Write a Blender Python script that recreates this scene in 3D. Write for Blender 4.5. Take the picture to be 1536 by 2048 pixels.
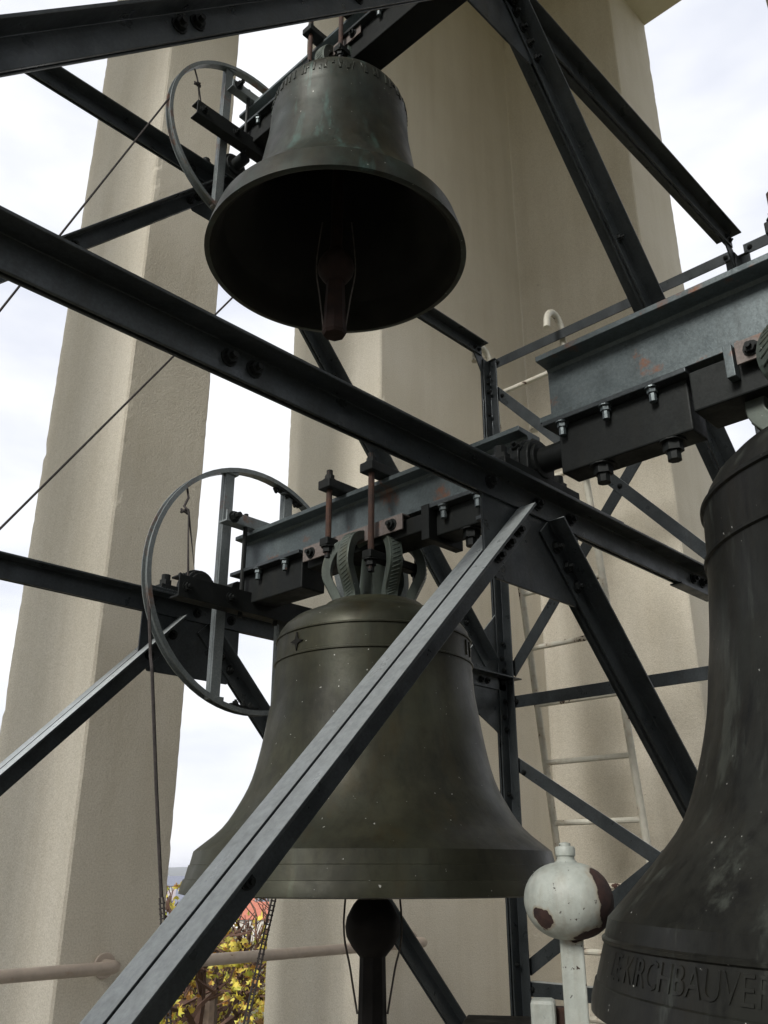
import bpy, math, random
from mathutils import Vector, Matrix
for o in list(bpy.data.objects): bpy.data.objects.remove(o)
scene = bpy.context.scene
R = math.radians
# Axes: X runs along the bell frames, Y along the bell yokes, Z up. Origin = the photographer's eye.

# ------------------------------------------------------------------ camera
cd = bpy.data.cameras.new('camera'); cam = bpy.data.objects.new('camera', cd)
scene.collection.objects.link(cam); scene.camera = cam
cam.location = (0, 0, 0)
cam.rotation_euler = (R(90 + 22.05), 0, R(43.94 - 90))
cd.sensor_fit = 'AUTO'; cd.sensor_width = 36; cd.lens = 31.15
cd.clip_start = 0.02; cd.clip_end = 20000

# ------------------------------------------------------------------ sky and sun
SUN_EL, SUN_AZ = 37.0, 188.0          # azimuth counter-clockwise from +X, of the place the light comes from
w = bpy.data.worlds.new('World'); scene.world = w; w.use_nodes = True
nt = w.node_tree; nt.nodes.clear()
def N(t, ty, **k):
    n = t.nodes.new(ty)
    for a, b in k.items():
        if a.startswith('i_'):
            n.inputs[a[2:].replace('_', ' ')].default_value = b
        else: setattr(n, a, b)
    return n
sky = N(nt, 'ShaderNodeTexSky', sky_type='NISHITA', sun_disc=False)
sky.sun_elevation = R(SUN_EL); sky.sun_rotation = R(90 - SUN_AZ); sky.dust_density = 3
tc = N(nt, 'ShaderNodeTexCoord')
mp = N(nt, 'ShaderNodeMapping'); mp.inputs['Scale'].default_value = (1.6, 1.6, 4.5)
nz = N(nt, 'ShaderNodeTexNoise'); nz.inputs['Scale'].default_value = 2.1; nz.inputs['Detail'].default_value = 5; nz.inputs['Roughness'].default_value = .5
cr = N(nt, 'ShaderNodeValToRGB')
cr.color_ramp.elements[0].position = .34; cr.color_ramp.elements[0].color = (.70, .73, .82, 1)
cr.color_ramp.elements[1].position = .62; cr.color_ramp.elements[1].color = (.97, .98, 1.0, 1)
mul = N(nt, 'ShaderNodeVectorMath', operation='SCALE'); mul.inputs['Scale'].default_value = 7.7
mx = N(nt, 'ShaderNodeMixRGB'); mx.inputs['Fac'].default_value = .93
bg = N(nt, 'ShaderNodeBackground'); bg.inputs['Strength'].default_value = .1
wo = N(nt, 'ShaderNodeOutputWorld')
L = nt.links.new
L(tc.outputs['Generated'], mp.inputs['Vector']); L(mp.outputs[0], nz.inputs['Vector']); L(nz.outputs[0], cr.inputs[0])
L(cr.outputs[0], mul.inputs[0]); L(sky.outputs[0], mx.inputs['Color1']); L(mul.outputs[0], mx.inputs['Color2'])
L(mx.outputs[0], bg.inputs['Color']); L(bg.outputs[0], wo.inputs['Surface'])
sd = bpy.data.lights.new('sun', 'SUN'); sd.energy = 4.2; sd.angle = R(20); sd.color = (1, .97, .92)
sun = bpy.data.objects.new('sun', sd); scene.collection.objects.link(sun)
ld = Vector((math.cos(R(SUN_AZ)) * math.cos(R(SUN_EL)), math.sin(R(SUN_AZ)) * math.cos(R(SUN_EL)), math.sin(R(SUN_EL))))
sun.rotation_euler = ld.to_track_quat('Z', 'Y').to_euler(); sun.location = (-30, -20, 40)
vs = scene.view_settings; vs.view_transform = 'Standard'; vs.look = 'None'; vs.gamma = 1; vs.exposure = 0.64
vs.use_curve_mapping = False

# ------------------------------------------------------------------ helpers
rnd = random.Random(7)
COL = scene.collection
ORG = {}                                        # world origin of each object
def tag(o, label=None, cat=None, group=None, kind=None):
    if label: o['label'] = label
    if cat: o['category'] = cat
    if group: o['group'] = group
    if kind: o['kind'] = kind
    return o
def thing(name, loc, label, cat, group=None):
    o = bpy.data.objects.new(name, None); COL.objects.link(o); o.location = loc; o.empty_display_size = .1
    ORG[o.name] = Vector(loc); return tag(o, label, cat, group)
def link(name, me, parent=None, mat=None):
    o = bpy.data.objects.new(name, me); COL.objects.link(o)
    if parent: o.parent = parent
    ORG[o.name] = ORG[parent.name].copy() if parent else Vector((0, 0, 0))
    if mat and not me.materials: me.materials.append(mat)
    return o
class MB:
    def __init__(s): s.v = []; s.f = []; s.sm = []
    def add(s, vs, fs, smooth=False):
        b = len(s.v); s.v += [tuple(x) for x in vs]; s.f += [tuple(b + i for i in f) for f in fs]; s.sm += [smooth] * len(fs); return s
    def box(s, x0, x1, y0, y1, z0, z1):
        return s.add([(x0,y0,z0),(x1,y0,z0),(x1,y1,z0),(x0,y1,z0),(x0,y0,z1),(x1,y0,z1),(x1,y1,z1),(x0,y1,z1)],
                     [(0,3,2,1),(4,5,6,7),(0,1,5,4),(1,2,6,5),(2,3,7,6),(3,0,4,7)])
    def prism(s, poly, o, a, b, l):             # polygon in (a,b) swept along vector l
        o, a, b, l = map(Vector, (o, a, b, l)); n = len(poly)
        if a.cross(b).dot(l) < 0: poly = poly[::-1]
        p0 = [o + a * p[0] + b * p[1] for p in poly]; p1 = [p + l for p in p0]
        return s.add(p0 + p1, [tuple(range(n))[::-1], tuple(range(n, 2*n))] + [(i, (i+1) % n, n + (i+1) % n, n + i) for i in range(n)])
    def lathe(s, prof, c, seg=64, smooth=True, wob=0):
        vs = []; n = len(prof)
        for k in range(seg):
            t = 2 * math.pi * k / seg; cx, sx = math.cos(t), math.sin(t)
            for r, z in prof: vs.append((c[0] + r * cx, c[1] + r * sx, c[2] + z))
        fs = []
        for k in range(seg):
            for i in range(n - 1):
                a, b = k * n + i, ((k + 1) % seg) * n + i
                fs.append((a, b, b + 1, a + 1))
        return s.add(vs, fs, smooth)
    def tube(s, pts, r, n=8, smooth=True, cap=True):
        pts = [Vector(p) for p in pts]; rs = r if isinstance(r, (list, tuple)) else [r] * len(pts)
        vs = []; fs = []; up = None
        for i, p in enumerate(pts):
            d = (pts[min(i+1, len(pts)-1)] - pts[max(i-1, 0)]).normalized()
            if up is None: up = Vector((0, 0, 1)) if abs(d.z) < .9 else Vector((1, 0, 0))
            x = up.cross(d)
            if x.length < 1e-5: x = Vector((0,1,0)).cross(d)
            x.normalize(); y = d.cross(x); up = y
            for k in range(n):
                t = 2 * math.pi * k / n; vs.append(p + (x * math.cos(t) + y * math.sin(t)) * rs[i])
        for i in range(len(pts) - 1):
            for k in range(n):
                a, b = i * n + k, i * n + (k + 1) % n; fs.append((a, b, b + n, a + n))
        if cap: fs += [tuple(range(n))[::-1], tuple(range((len(pts)-1)*n, len(pts)*n))]
        return s.add(vs, fs, smooth)
    def strap(s, pts, side, w, t):              # rectangular bar swept along a plane path; side = constant width vector
        pts = [Vector(p) for p in pts]; side = Vector(side).normalized(); vs = []; fs = []
        for i, p in enumerate(pts):
            d = (pts[min(i+1, len(pts)-1)] - pts[max(i-1, 0)]).normalized(); nn = side.cross(d).normalized()
            for a, b in ((-1,-1),(1,-1),(1,1),(-1,1)): vs.append(p + side * (a * w / 2) + nn * (b * t / 2))
        m = len(pts)
        for i in range(m - 1):
            for k in range(4): fs.append((i*4+k, i*4+(k+1)%4, (i+1)*4+(k+1)%4, (i+1)*4+k))
        fs += [(3,2,1,0), tuple(range((m-1)*4, m*4))]
        return s.add(vs, fs)
    def mesh(s, name, org=Vector((0,0,0)), sharp=35):
        me = bpy.data.meshes.new(name)
        me.from_pydata([(x - org.x, y - org.y, z - org.z) for x, y, z in s.v], [], s.f)
        me.polygons.foreach_set('use_smooth', s.sm); me.update()
        if any(s.sm): me.set_sharp_from_angle(angle=R(sharp))
        return me
    def build(s, name, mat, parent=None, bevel=0, sharp=35):
        org = ORG[parent.name] if parent else Vector((0,0,0))
        o = link(name, s.mesh(name, org, sharp), parent, mat)
        if bevel:
            m = o.modifiers.new('edge', 'BEVEL'); m.width = bevel; m.segments = 2; m.limit_method = 'ANGLE'; m.angle_limit = R(50)
        return o
def place(name, me, pos, axis, parent, mat=None, roll=0):
    """shared mesh (local +Z out) set at a world position on its parent"""
    o = link(name, me, parent, mat); o.location = Vector(pos) - ORG[parent.name]
    q = Vector(axis).to_track_quat('Z', 'Y'); o.rotation_mode = 'QUATERNION'
    from mathutils import Quaternion
    o.rotation_quaternion = q @ Quaternion((0,0,1), roll); return o

# ------------------------------------------------------------------ materials
def mat(name):
    m = bpy.data.materials.new(name); m.use_nodes = True; t = m.node_tree; t.nodes.clear()
    b = N(t, 'ShaderNodeBsdfPrincipled'); o = N(t, 'ShaderNodeOutputMaterial'); t.links.new(b.outputs[0], o.inputs[0])
    return m, t, b
def coords(t, scale=(1,1,1), world=False):
    if world: c = N(t, 'ShaderNodeNewGeometry').outputs['Position']
    else: c = N(t, 'ShaderNodeTexCoord').outputs['Object']
    m = N(t, 'ShaderNodeMapping'); m.inputs['Scale'].default_value = scale; t.links.new(c, m.inputs[0]); return m.outputs[0]
def noise(t, v, sc, det=4, rough=.55):
    n = N(t, 'ShaderNodeTexNoise'); n.inputs['Scale'].default_value = sc; n.inputs['Detail'].default_value = det; n.inputs['Roughness'].default_value = rough
    t.links.new(v, n.inputs['Vector']); return n.outputs[0]
def ramp(t, f, stops):
    r = N(t, 'ShaderNodeValToRGB'); e = r.color_ramp.elements
    while len(e) < len(stops): e.new(.5)
    for i, (p, c) in enumerate(stops):
        e[i].position = p; e[i].color = (c if len(c) == 4 else tuple(c) + (1,)) if not isinstance(c, float) else (c, c, c, 1)
    t.links.new(f, r.inputs[0]); return r.outputs[0]
def mixc(t, f, a, b, mode='MIX'):
    m = N(t, 'ShaderNodeMixRGB', blend_type=mode)
    for s, x in (('Fac', f), ('Color1', a), ('Color2', b)):
        if isinstance(x, bpy.types.NodeSocket): t.links.new(x, m.inputs[s])
        elif isinstance(x, tuple): m.inputs[s].default_value = x + (1,) if len(x) == 3 else x
        else: m.inputs[s].default_value = x
    return m.outputs[0]
def bump(t, b, h, strength, dist=.01):
    n = N(t, 'ShaderNodeBump'); n.inputs['Strength'].default_value = strength; n.inputs['Distance'].default_value = dist
    t.links.new(h, n.inputs['Height']); t.links.new(n.outputs[0], b.inputs['Normal'])
def setc(t, b, s, x):
    if isinstance(x, bpy.types.NodeSocket): t.links.new(x, b.inputs[s])
    else: b.inputs[s].default_value = x + (1,) if isinstance(x, tuple) and len(x) == 3 else x

def m_stucco():
    m, t, b = mat('rough_cream_render')
    v = coords(t, world=True); st = coords(t, (7, 7, .55), True)
    c = ramp(t, noise(t, v, 1.3, 6, .6), [(.3, (.66, .612, .508)), (.7, (.74, .696, .603))])
    s = ramp(t, noise(t, st, 1.0, 5, .6), [(.42, 0.0), (.66, 1.0)])
    c = mixc(t, .16, c, mixc(t, s, (.72, .685, .59), (.42, .37, .27)))
    g = ramp(t, noise(t, v, 160, 3, .7), [(.32, (.70, .69, .66)), (.60, (1.0, 1.0, 1.0))])
    c = mixc(t, .75, c, mixc(t, 1.0, c, g, 'MULTIPLY'))
    sp = ramp(t, noise(t, v, 26, 2, .5), [(.76, 0.0), (.80, 1.0)])
    c = mixc(t, mixc(t, 1.0, sp, (.5, .5, .5), 'MULTIPLY'), c, (.30, .26, .2))
    setc(t, b, 'Base Color', c); b.inputs['Roughness'].default_value = .93; b.inputs['Specular IOR Level'].default_value = .15
    h = mixc(t, .5, noise(t, v, 110, 4, .7), noise(t, v, 18, 3, .6)); bump(t, b, h, .55, .012); return m
def m_steel(name, c0, c1, rough=.5, metal=.25, rust=.0, lit_dust=True):
    m, t, b = mat(name); v = coords(t, world=True)
    c = ramp(t, noise(t, v, 5, 6, .65), [(.32, c0), (.68, c1)])
    sp = ramp(t, noise(t, v, 140, 3, .7), [(.35, (.72, .72, .72)), (.68, (1.15, 1.15, 1.15))])
    c = mixc(t, .8, c, mixc(t, 1.0, c, sp, 'MULTIPLY'))
    stx = ramp(t, noise(t, coords(t, (22, 22, 2.2), True), 1, 4, .6), [(.52, 0.0), (.74, 1.0)])
    c = mixc(t, mixc(t, 1.0, stx, (.35, .35, .35), 'MULTIPLY'), c, (.018, .017, .014))
    if rust:
        r = ramp(t, noise(t, v, 9, 6, .7), [(.60 - rust * .2, 0.0), (.70 - rust * .1, 1.0)])
        c = mixc(t, mixc(t, 1.0, r, (.8, .8, .8), 'MULTIPLY'), c, (.13, .05, .022))
    if lit_dust:  # upward faces paled: settled dust, with the light on the tops painted in
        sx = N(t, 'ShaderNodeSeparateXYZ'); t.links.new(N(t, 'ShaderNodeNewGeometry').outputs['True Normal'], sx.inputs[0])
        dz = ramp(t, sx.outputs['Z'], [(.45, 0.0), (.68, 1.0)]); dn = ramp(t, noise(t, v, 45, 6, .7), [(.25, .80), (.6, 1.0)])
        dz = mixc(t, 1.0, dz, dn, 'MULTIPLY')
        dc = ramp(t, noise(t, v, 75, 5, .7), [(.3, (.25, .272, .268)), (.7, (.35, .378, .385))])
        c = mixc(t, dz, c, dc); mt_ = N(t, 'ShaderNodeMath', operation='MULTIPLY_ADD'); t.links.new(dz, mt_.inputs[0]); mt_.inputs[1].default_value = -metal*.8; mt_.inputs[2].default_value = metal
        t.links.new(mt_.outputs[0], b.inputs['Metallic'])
    else: b.inputs['Metallic'].default_value = metal
    setc(t, b, 'Base Color', c)
    setc(t, b, 'Roughness', ramp(t, noise(t, v, 14, 4, .6), [(.3, rough - .12), (.7, rough + .18)]))
    b.inputs['Specular IOR Level'].default_value = .3 if lit_dust else .12
    bump(t, b, noise(t, v, 90, 4, .6), .12, .004); return m
def m_bronze(name, dark, mid, green, streak=.5, g_amt=.5, cover=.56, patchy=.48):
    m, t, b = mat(name); v = coords(t, world=True); st = coords(t, (16, 16, 1.5), True)
    c = ramp(t, noise(t, v, 4.5, 8, .72), [(.32, dark), (.50, mid), (.70, tuple(x * 1.7 for x in mid))])
    gr = ramp(t, noise(t, coords(t, (3, 3, 1.6), True), 1.6, 6, .7), [(.44, 0.0), (.64, 1.0)])
    c = mixc(t, mixc(t, 1.0, gr, (.55,)*3, 'MULTIPLY'), c, tuple((green[i]*.30 + mid[i]*.55) for i in range(3)))
    br_ = ramp(t, noise(t, coords(t, (4, 4, 1.2), True), 2.4, 6, .7), [(.52, 0.0), (.68, 1.0)])
    c = mixc(t, mixc(t, 1.0, br_, (.5,)*3, 'MULTIPLY'), c, (mid[0]*1.35, mid[1]*1.0, mid[2]*.62))
    s = ramp(t, noise(t, st, 1.0, 6, .7), [(cover, 0.0), (cover + .10, 1.0)])
    patch = ramp(t, noise(t, coords(t, (2.6, 2.6, .8), True), 1.6, 6, .68), [(patchy, 0.0), (patchy + .1, 1.0)])
    f = mixc(t, 1.0, s, patch, 'MULTIPLY')
    c = mixc(t, mixc(t, 1.0, f, (g_amt,) * 3, 'MULTIPLY'), c, green)
    d = ramp(t, noise(t, st, 2.3, 5, .65), [(.5, 0.0), (.7, 1.0)])
    c = mixc(t, mixc(t, 1.0, d, (streak,) * 3, 'MULTIPLY'), c, tuple(x * .45 for x in dark))
    sp = ramp(t, noise(t, v, 95, 2, .5), [(.752, 0.0), (.765, 1.0)])
    c = mixc(t, mixc(t, 1.0, sp, (.6,) * 3, 'MULTIPLY'), c, (.5, .5, .47))
    setc(t, b, 'Base Color', c); b.inputs['Metallic'].default_value = .35; b.inputs['Specular IOR Level'].default_value = .28
    setc(t, b, 'Roughness', ramp(t, noise(t, v, 7, 5, .6), [(.3, .34), (.7, .60)]))
    bump(t, b, mixc(t, .6, noise(t, v, 60, 5, .65), noise(t, v, 7, 3, .5)), .16, .006); return m
def m_rust():
    m, t, b = mat('rusty_iron'); v = coords(t, world=True)
    setc(t, b, 'Base Color', ramp(t, noise(t, v, 28, 6, .7), [(.3, (.016, .009, .007)), (.55, (.040, .018, .011)), (.75, (.085, .034, .017))]))
    b.inputs['Roughness'].default_value = .85; b.inputs['Metallic'].default_value = .1
    bump(t, b, noise(t, v, 130, 4, .7), .5, .003); return m
def m_peel(name, white, thr=.60, sc=7.0):
    m, t, b = mat(name); v = coords(t, world=True)
    n = noise(t, v, sc, 7, .62)
    f = ramp(t, n, [(thr, 0.0), (thr + .012, 1.0)])
    halo = ramp(t, n, [(thr - .10, 0.0), (thr, 1.0)])
    w = ramp(t, noise(t, v, 30, 4, .6), [(.3, tuple(x * .82 for x in white)), (.7, white)])
    w = mixc(t, mixc(t, 1.0, halo, (.35,) * 3, 'MULTIPLY'), w, (.32, .2, .1))
    ru = ramp(t, noise(t, v, 40, 4, .6), [(.3, (.02, .012, .01)), (.7, (.07, .03, .02))])
    setc(t, b, 'Base Color', mixc(t, f, w, ru)); setc(t, b, 'Roughness', ramp(t, f, [(0, .5), (1, .9)]))
    h = mixc(t, .35, mixc(t, f, (1., 1., 1.), (0., 0., 0.)), noise(t, v, 70, 4, .6)); bump(t, b, h, .4, .004); return m
def m_plain(name, c0, c1, sc=20, rough=.8, metal=0, bs=.2):
    m, t, b = mat(name); v = coords(t, world=True); b.inputs['Specular IOR Level'].default_value = .2
    setc(t, b, 'Base Color', ramp(t, noise(t, v, sc, 5, .6), [(.3, c0), (.7, c1)])); b.inputs['Roughness'].default_value = rough; b.inputs['Metallic'].default_value = metal
    bump(t, b, noise(t, v, sc * 4, 3, .6), bs, .004); return m
STUCCO = m_stucco()
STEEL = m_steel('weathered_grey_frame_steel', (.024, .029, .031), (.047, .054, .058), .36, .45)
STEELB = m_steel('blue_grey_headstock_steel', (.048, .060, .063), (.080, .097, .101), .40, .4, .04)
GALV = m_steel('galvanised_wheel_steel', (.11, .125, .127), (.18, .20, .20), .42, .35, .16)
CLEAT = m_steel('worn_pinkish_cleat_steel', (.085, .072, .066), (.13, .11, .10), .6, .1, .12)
DARK = m_steel('grimy_black_steel', (.0068, .0078, .0078), (.0145, .0165, .016), .55, .2, .0, False)
RUST = m_rust()
BR_B = m_bronze('brown_green_bell_bronze', (.0115, .0118, .0075), (.0260, .0258, .0155), (.06, .075, .052), .35, .35)
BR_A = m_bronze('green_streaked_bell_bronze', (.010, .0108, .0085), (.020, .0212, .017), (.045, .085, .075), .5, .7, .53, .46)
BR_C = m_bronze('near_black_streaked_bell_bronze', (.0045, .0048, .0042), (.0092, .0095, .0078), (.042, .047, .040), .75, .7, .52, .44)
BELLDARK = m_plain('near_black_bell_interior', (.004, .004, .0035), (.010, .0098, .008), 8, .9, 0, .3)  # near-black tone for the inner shell faces and the star
CROWN = m_bronze('verdigris_crown_bronze', (.024, .030, .026), (.052, .062, .053), (.10, .14, .12), .4, .5)
def m_hammer():
    m, t, b = mat('flaking_white_hammer_paint'); v = coords(t, world=True)
    warp = mixc(t, .04, mixc(t, .015, v, noise_col(t, v, 70), 'ADD'), noise_col(t, v, 17), 'ADD')
    def scar(c, sc, r0):
        mp_ = N(t, 'ShaderNodeMapping', vector_type='TEXTURE'); mp_.inputs['Location'].default_value = c; mp_.inputs['Scale'].default_value = sc
        t.links.new(warp, mp_.inputs[0]); ln = N(t, 'ShaderNodeVectorMath', operation='LENGTH'); t.links.new(mp_.outputs[0], ln.inputs[0]); return ln.outputs['Value']
    mn = N(t, 'ShaderNodeMath', operation='MINIMUM'); mn2 = N(t, 'ShaderNodeMath', operation='MINIMUM')
    o = .0275
    t.links.new(scar((1.757 + o, 1.046 + o, -.047 + o), (.050, .046, .068), 1), mn.inputs[0]); t.links.new(scar((1.648 + o, 1.140 + o, -.092 + o), (.024, .024, .022), 1), mn.inputs[1])
    t.links.new(scar((1.770 + o, 1.085 + o, -.118 + o), (.075, .06, .020), 1), mn2.inputs[1]); t.links.new(mn.outputs[0], mn2.inputs[0])
    f = ramp(t, mn2.outputs[0], [(.97, 1.0), (1.0, 0.0)]); halo = ramp(t, mn2.outputs[0], [(.9, 1.0), (1.0, .0)])
    mul_ = N(t, 'ShaderNodeMath', operation='MULTIPLY'); mul_.inputs[1].default_value = .75; t.links.new(mn2.outputs[0], mul_.inputs[0])
    halo = ramp(t, mul_.outputs[0], [(.74, 1.0), (.95, 0.0)])
    chips = ramp(t, noise(t, v, 62, 5, .65), [(.655, 0.0), (.67, 1.0)])
    w = ramp(t, noise(t, v, 30, 4, .6), [(.3, (.34, .37, .34)), (.7, (.45, .48, .44))])
    grime = ramp(t, noise(t, coords(t, (26, 26, 5), True), 1, 6, .7), [(.48, 0.0), (.72, 1.0)])
    w = mixc(t, mixc(t, 1.0, grime, (.38,)*3, 'MULTIPLY'), w, (.20, .165, .11))
    w = mixc(t, mixc(t, 1.0, halo, (.55,)*3, 'MULTIPLY'), w, (.27, .18, .09))
    ru = ramp(t, noise(t, v, 40, 4, .6), [(.3, (.018, .010, .010)), (.7, (.055, .026, .020))])
    fm = mixc(t, 1.0, f, chips, 'LIGHTEN')
    setc(t, b, 'Base Color', mixc(t, fm, w, ru)); setc(t, b, 'Roughness', ramp(t, fm, [(0, .5), (1, .9)]))
    h = mixc(t, .4, mixc(t, fm, (1., 1., 1.), (0., 0., 0.)), noise(t, v, 42, 6, .7)); bump(t, b, h, .75, .006); return m
def noise_col(t, v, sc):
    n = N(t, 'ShaderNodeTexNoise'); n.inputs['Scale'].default_value = sc; n.inputs['Detail'].default_value = 4; t.links.new(v, n.inputs['Vector']); return n.outputs['Color']
WHITE = m_hammer()
LADDER = m_peel('rust_spotted_cream_ladder_paint', (.62, .60, .51), .61, 11)
RAILP = m_peel('pinkish_cream_rail_paint', (.52, .44, .37), .70, 14)
ROPE = m_plain('dark_greasy_rope', (.018, .016, .016), (.045, .04, .038), 90, .9)
WIRE = m_plain('dull_cable', (.05, .045, .04), (.10, .09, .08), 60, .6, .3)
CONC = m_plain('dusty_concrete', (.17, .155, .135), (.25, .235, .205), 4, .95)

# ------------------------------------------------------------------ the tower
FLOOR = -1.15; CEIL = 7.6
tower = thing('bell_tower', (2.0, .9, FLOOR), 'open belfry of cream rendered concrete piers around the bells', 'tower')
def pier(name, outline, z0, z1, seed, sub=None):
    """extruded plan with chamfered, slightly ragged arrises"""
    rr = random.Random(seed); pts = []; n = len(outline)
    for i in range(n):
        p = Vector(outline[i] + (0,)); a = (Vector(outline[i-1] + (0,)) - p).normalized(); c = (Vector(outline[(i+1) % n] + (0,)) - p).normalized()
        pts += [(p + a*.035, 0, i), (p + a*.009, 1, i), (p + c*.009, 2, i), (p + c*.035, 0, i)]
    m = len(pts); lv = int((z1 - z0) / .03); vs = []; fs = []
    dr = [0.0]*n; area = sum(outline[i-1][0]*outline[i][1] - outline[i][0]*outline[i-1][1] for i in range(n))
    for k in range(lv + 1):
        z = z0 + (z1 - z0) * k / lv
        for i in range(n):
            dr[i] = dr[i]*.6 + rr.gauss(0, .0015)
            if rr.random() < .012: dr[i] -= rr.uniform(.004, .011)
            q = Vector(outline[i]); e1 = q - Vector(outline[i-1]); e2 = Vector(outline[(i+1) % n]) - q
            if (e1.x*e2.y - e1.y*e2.x)*area <= 0: dr[i] = 0.0
        for p, j, i in pts:
            if j:
                q = Vector(outline[i] + (0,)); e = (p - q)
                ia = (Vector(outline[i-1] + (0,)) - q).normalized() + (Vector(outline[(i+1) % n] + (0,)) - q).normalized()
                p = p - ia.normalized()*dr[i]*1.0 if dr[i] < 0 and False else p + ia.normalized()*abs(dr[i])*.9
            vs.append((p.x, p.y, z))
    for k in range(lv):
        for i in range(m):
            j = (i + 1) % m; fs.append((k*m+i, k*m+j, (k+1)*m+j, (k+1)*m+i))
    fs += [tuple(range(m))[::-1], tuple(range(lv*m, lv*m+m))]
    b = MB(); b.add(vs, fs); return b.build(name, STUCCO, tower)
XI0, XI1, YI0, YI1 = -1.07, 4.985, -1.5, 3.3          # inner faces of the four sides
XO0, XO1, YO0, YO1 = -1.73, 5.645, -2.36, 4.16        # outer faces
ZL = 6.9
pier('corner_pier', [(3.395, YO1), (3.395, YI1), (XI1, YI1), (XI1, 2.25), (XO1, 2.25), (XO1, YO1)], FLOOR, ZL, 1)
pier('corner_pier', [(XO0, YO1), (XO0, 2.75), (XI0, 2.75), (XI0, YI1), (-.55, YI1), (-.55, YO1)], FLOOR, ZL, 2)  # out of view; cut back to let more light into the belfry
pier('corner_pier', [(XI1, YI0), (4.3, YI0), (4.3, YO0), (XO1, YO0), (XO1, -.85), (XI1, -.85)], FLOOR, ZL, 3)  # unseen corner, kept small so light flows in from behind
pier('corner_pier', [(XO0, YO0), (-.5, YO0), (-.5, YI0), (XI0, YI0), (XI0, -.9), (XO0, -.9)], FLOOR, ZL, 4)  # unseen corner pier, slimmed to open the rear sides to light
pier('pier', [(1.74, 4.10), (1.74, YI1), (2.18, YI1), (2.18, 4.10)], FLOOR, ZL, 5)
pier('pier', [(1.9, YI0), (1.9, YO0), (2.34, YO0), (2.34, YI0)], FLOOR, ZL, 6)
pier('pier', [(XI1, 1.125), (XI1, .685), (XO1, .685), (XO1, 1.125)], FLOOR, ZL, 7)
pier('pier', [(XO0, 1.125), (XO0, .685), (XI0, .685), (XI0, 1.125)], FLOOR, ZL, 8)
b = MB()
b.box(XO0, XO1, YI1, YO1, ZL, CEIL); b.build('lintel', STUCCO, tower, .01)
MB().box(XO0, XO1, YO0, YI0, ZL, CEIL).build('lintel', STUCCO, tower, .01)
MB().box(XI1, XO1, YI0, YI1, ZL, CEIL).build('lintel', STUCCO, tower, .01)
MB().box(XO0, XI0, YI0, YI1, ZL, CEIL).build('lintel', STUCCO, tower, .01)
MB().box(XO0 - .2, XO1 + .2, YO0 - .2, YO1 + .2, CEIL, CEIL + .3).build('ceiling_slab', STUCCO, tower)
MB().box(XO0 - .1, XO1 + .1, YO0 - .1, YO1 + .1, FLOOR - .35, FLOOR).build('floor_slab', CONC, tower)
MB().box(XO0, XO1, YO0, YO1, -21, FLOOR - .35).build('tower_shaft', STUCCO, tower)

# ------------------------------------------------------------------ the bell frame
frame = thing('bell_cage', (1.81, 1.97, FLOOR), 'dark grey bolted steel bell frame of raking struts and girders carrying the bells', 'frame')
VA = 1.81; U1, U2, U0 = 1.21, 2.73, -.36
def hexmesh(name, r, h, stub=.018, rs=.5, washer=True):
    b = MB()
    hx = [(r * math.cos(R(60*k)), r * math.sin(R(60*k))) for k in range(6)]
    z = 0
    if washer:
        b.prism([(1.35*r*math.cos(R(30*k)), 1.35*r*math.sin(R(30*k))) for k in range(12)], (0,0,0), (1,0,0), (0,1,0), (0,0,.003)); z = .003
    b.prism(hx, (0,0,z), (1,0,0), (0,1,0), (0,0,h))
    if stub: b.prism([(rs*r*math.cos(R(45*k)), rs*r*math.sin(R(45*k))) for k in range(8)], (0,0,z+h), (1,0,0), (0,1,0), (0,0,stub))
    me = b.mesh(name); me.materials.append(DARK); return me
BOLT = hexmesh('bolt', .0135, .010, .010)
BOLTS = hexmesh('bolt_small', .010, .008, .006)
NUT = hexmesh('nut', .016, .016, .018, .62)
NUTG = hexmesh('pale_nut', .013, .012, .022, .7); NUTG.materials.clear(); NUTG.materials.append(STEELB)
NUTB = hexmesh('big_nut', .024, .022, .022, .7)
g = .004
def angle_poly(sgn, l, wv, t):
    return [(sgn*g, 0), (sgn*g, -wv), (sgn*(g+t), -wv), (sgn*(g+t), -t), (sgn*(g+l), -t), (sgn*(g+l), 0)]
def tee(name, p0, p1, u, outer, l=.054, wv=.062, t=.007, parent=frame, axis='U', bevel=.0015):
    """two angles back to back; outer edge runs p0 -> p1 (x,z); outer = direction of the flanges"""
    p0 = Vector((p0[0], u, p0[1])); p1 = Vector((p1[0], u, p1[1])); o = Vector((outer[0], 0, outer[1]))
    d = (p1 - p0).normalized(); o = (o - d * o.dot(d)).normalized()
    b = MB()
    for s in (-1, 1): b.prism(angle_poly(s, l, wv, t), p0, (0, 1, 0), o, p1 - p0)
    return b.build(name, STEEL, parent, bevel)
def channels(name, x0, x1, z0, z1, u, l=.052, t=.007, tf=.009):
    h0, h1 = z0, z1; b = MB()
    for s in (-1, 1):
        b.prism([(s*g, h1), (s*g, h0), (s*(g+l), h0), (s*(g+l), h0+tf), (s*(g+t), h0+tf), (s*(g+t), h1-tf), (s*(g+l), h1-tf), (s*(g+l), h1)],
                (x0, u, 0), (0, 1, 0), (0, 0, 1), (x1 - x0, 0, 0))
    return b.build(name, STEEL, frame, .0015)
def plate(name, poly, u, t=.0074, m=STEEL, parent=frame):
    b = MB(); b.prism(poly, (0, u - t/2, 0), (1, 0, 0), (0, 0, 1), (0, t, 0)); return b.build(name, m, parent, .001)
def bolts_on(part, pts, u, me=BOLT, ax=(0, -1, 0)):
    for x, z in pts: place('bolt', me, (x, u, z), ax, part, roll=rnd.random())
GZ0, GZ1 = .812, .925
def low(d): return .355 - 1.02 * (d - .56)
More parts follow.
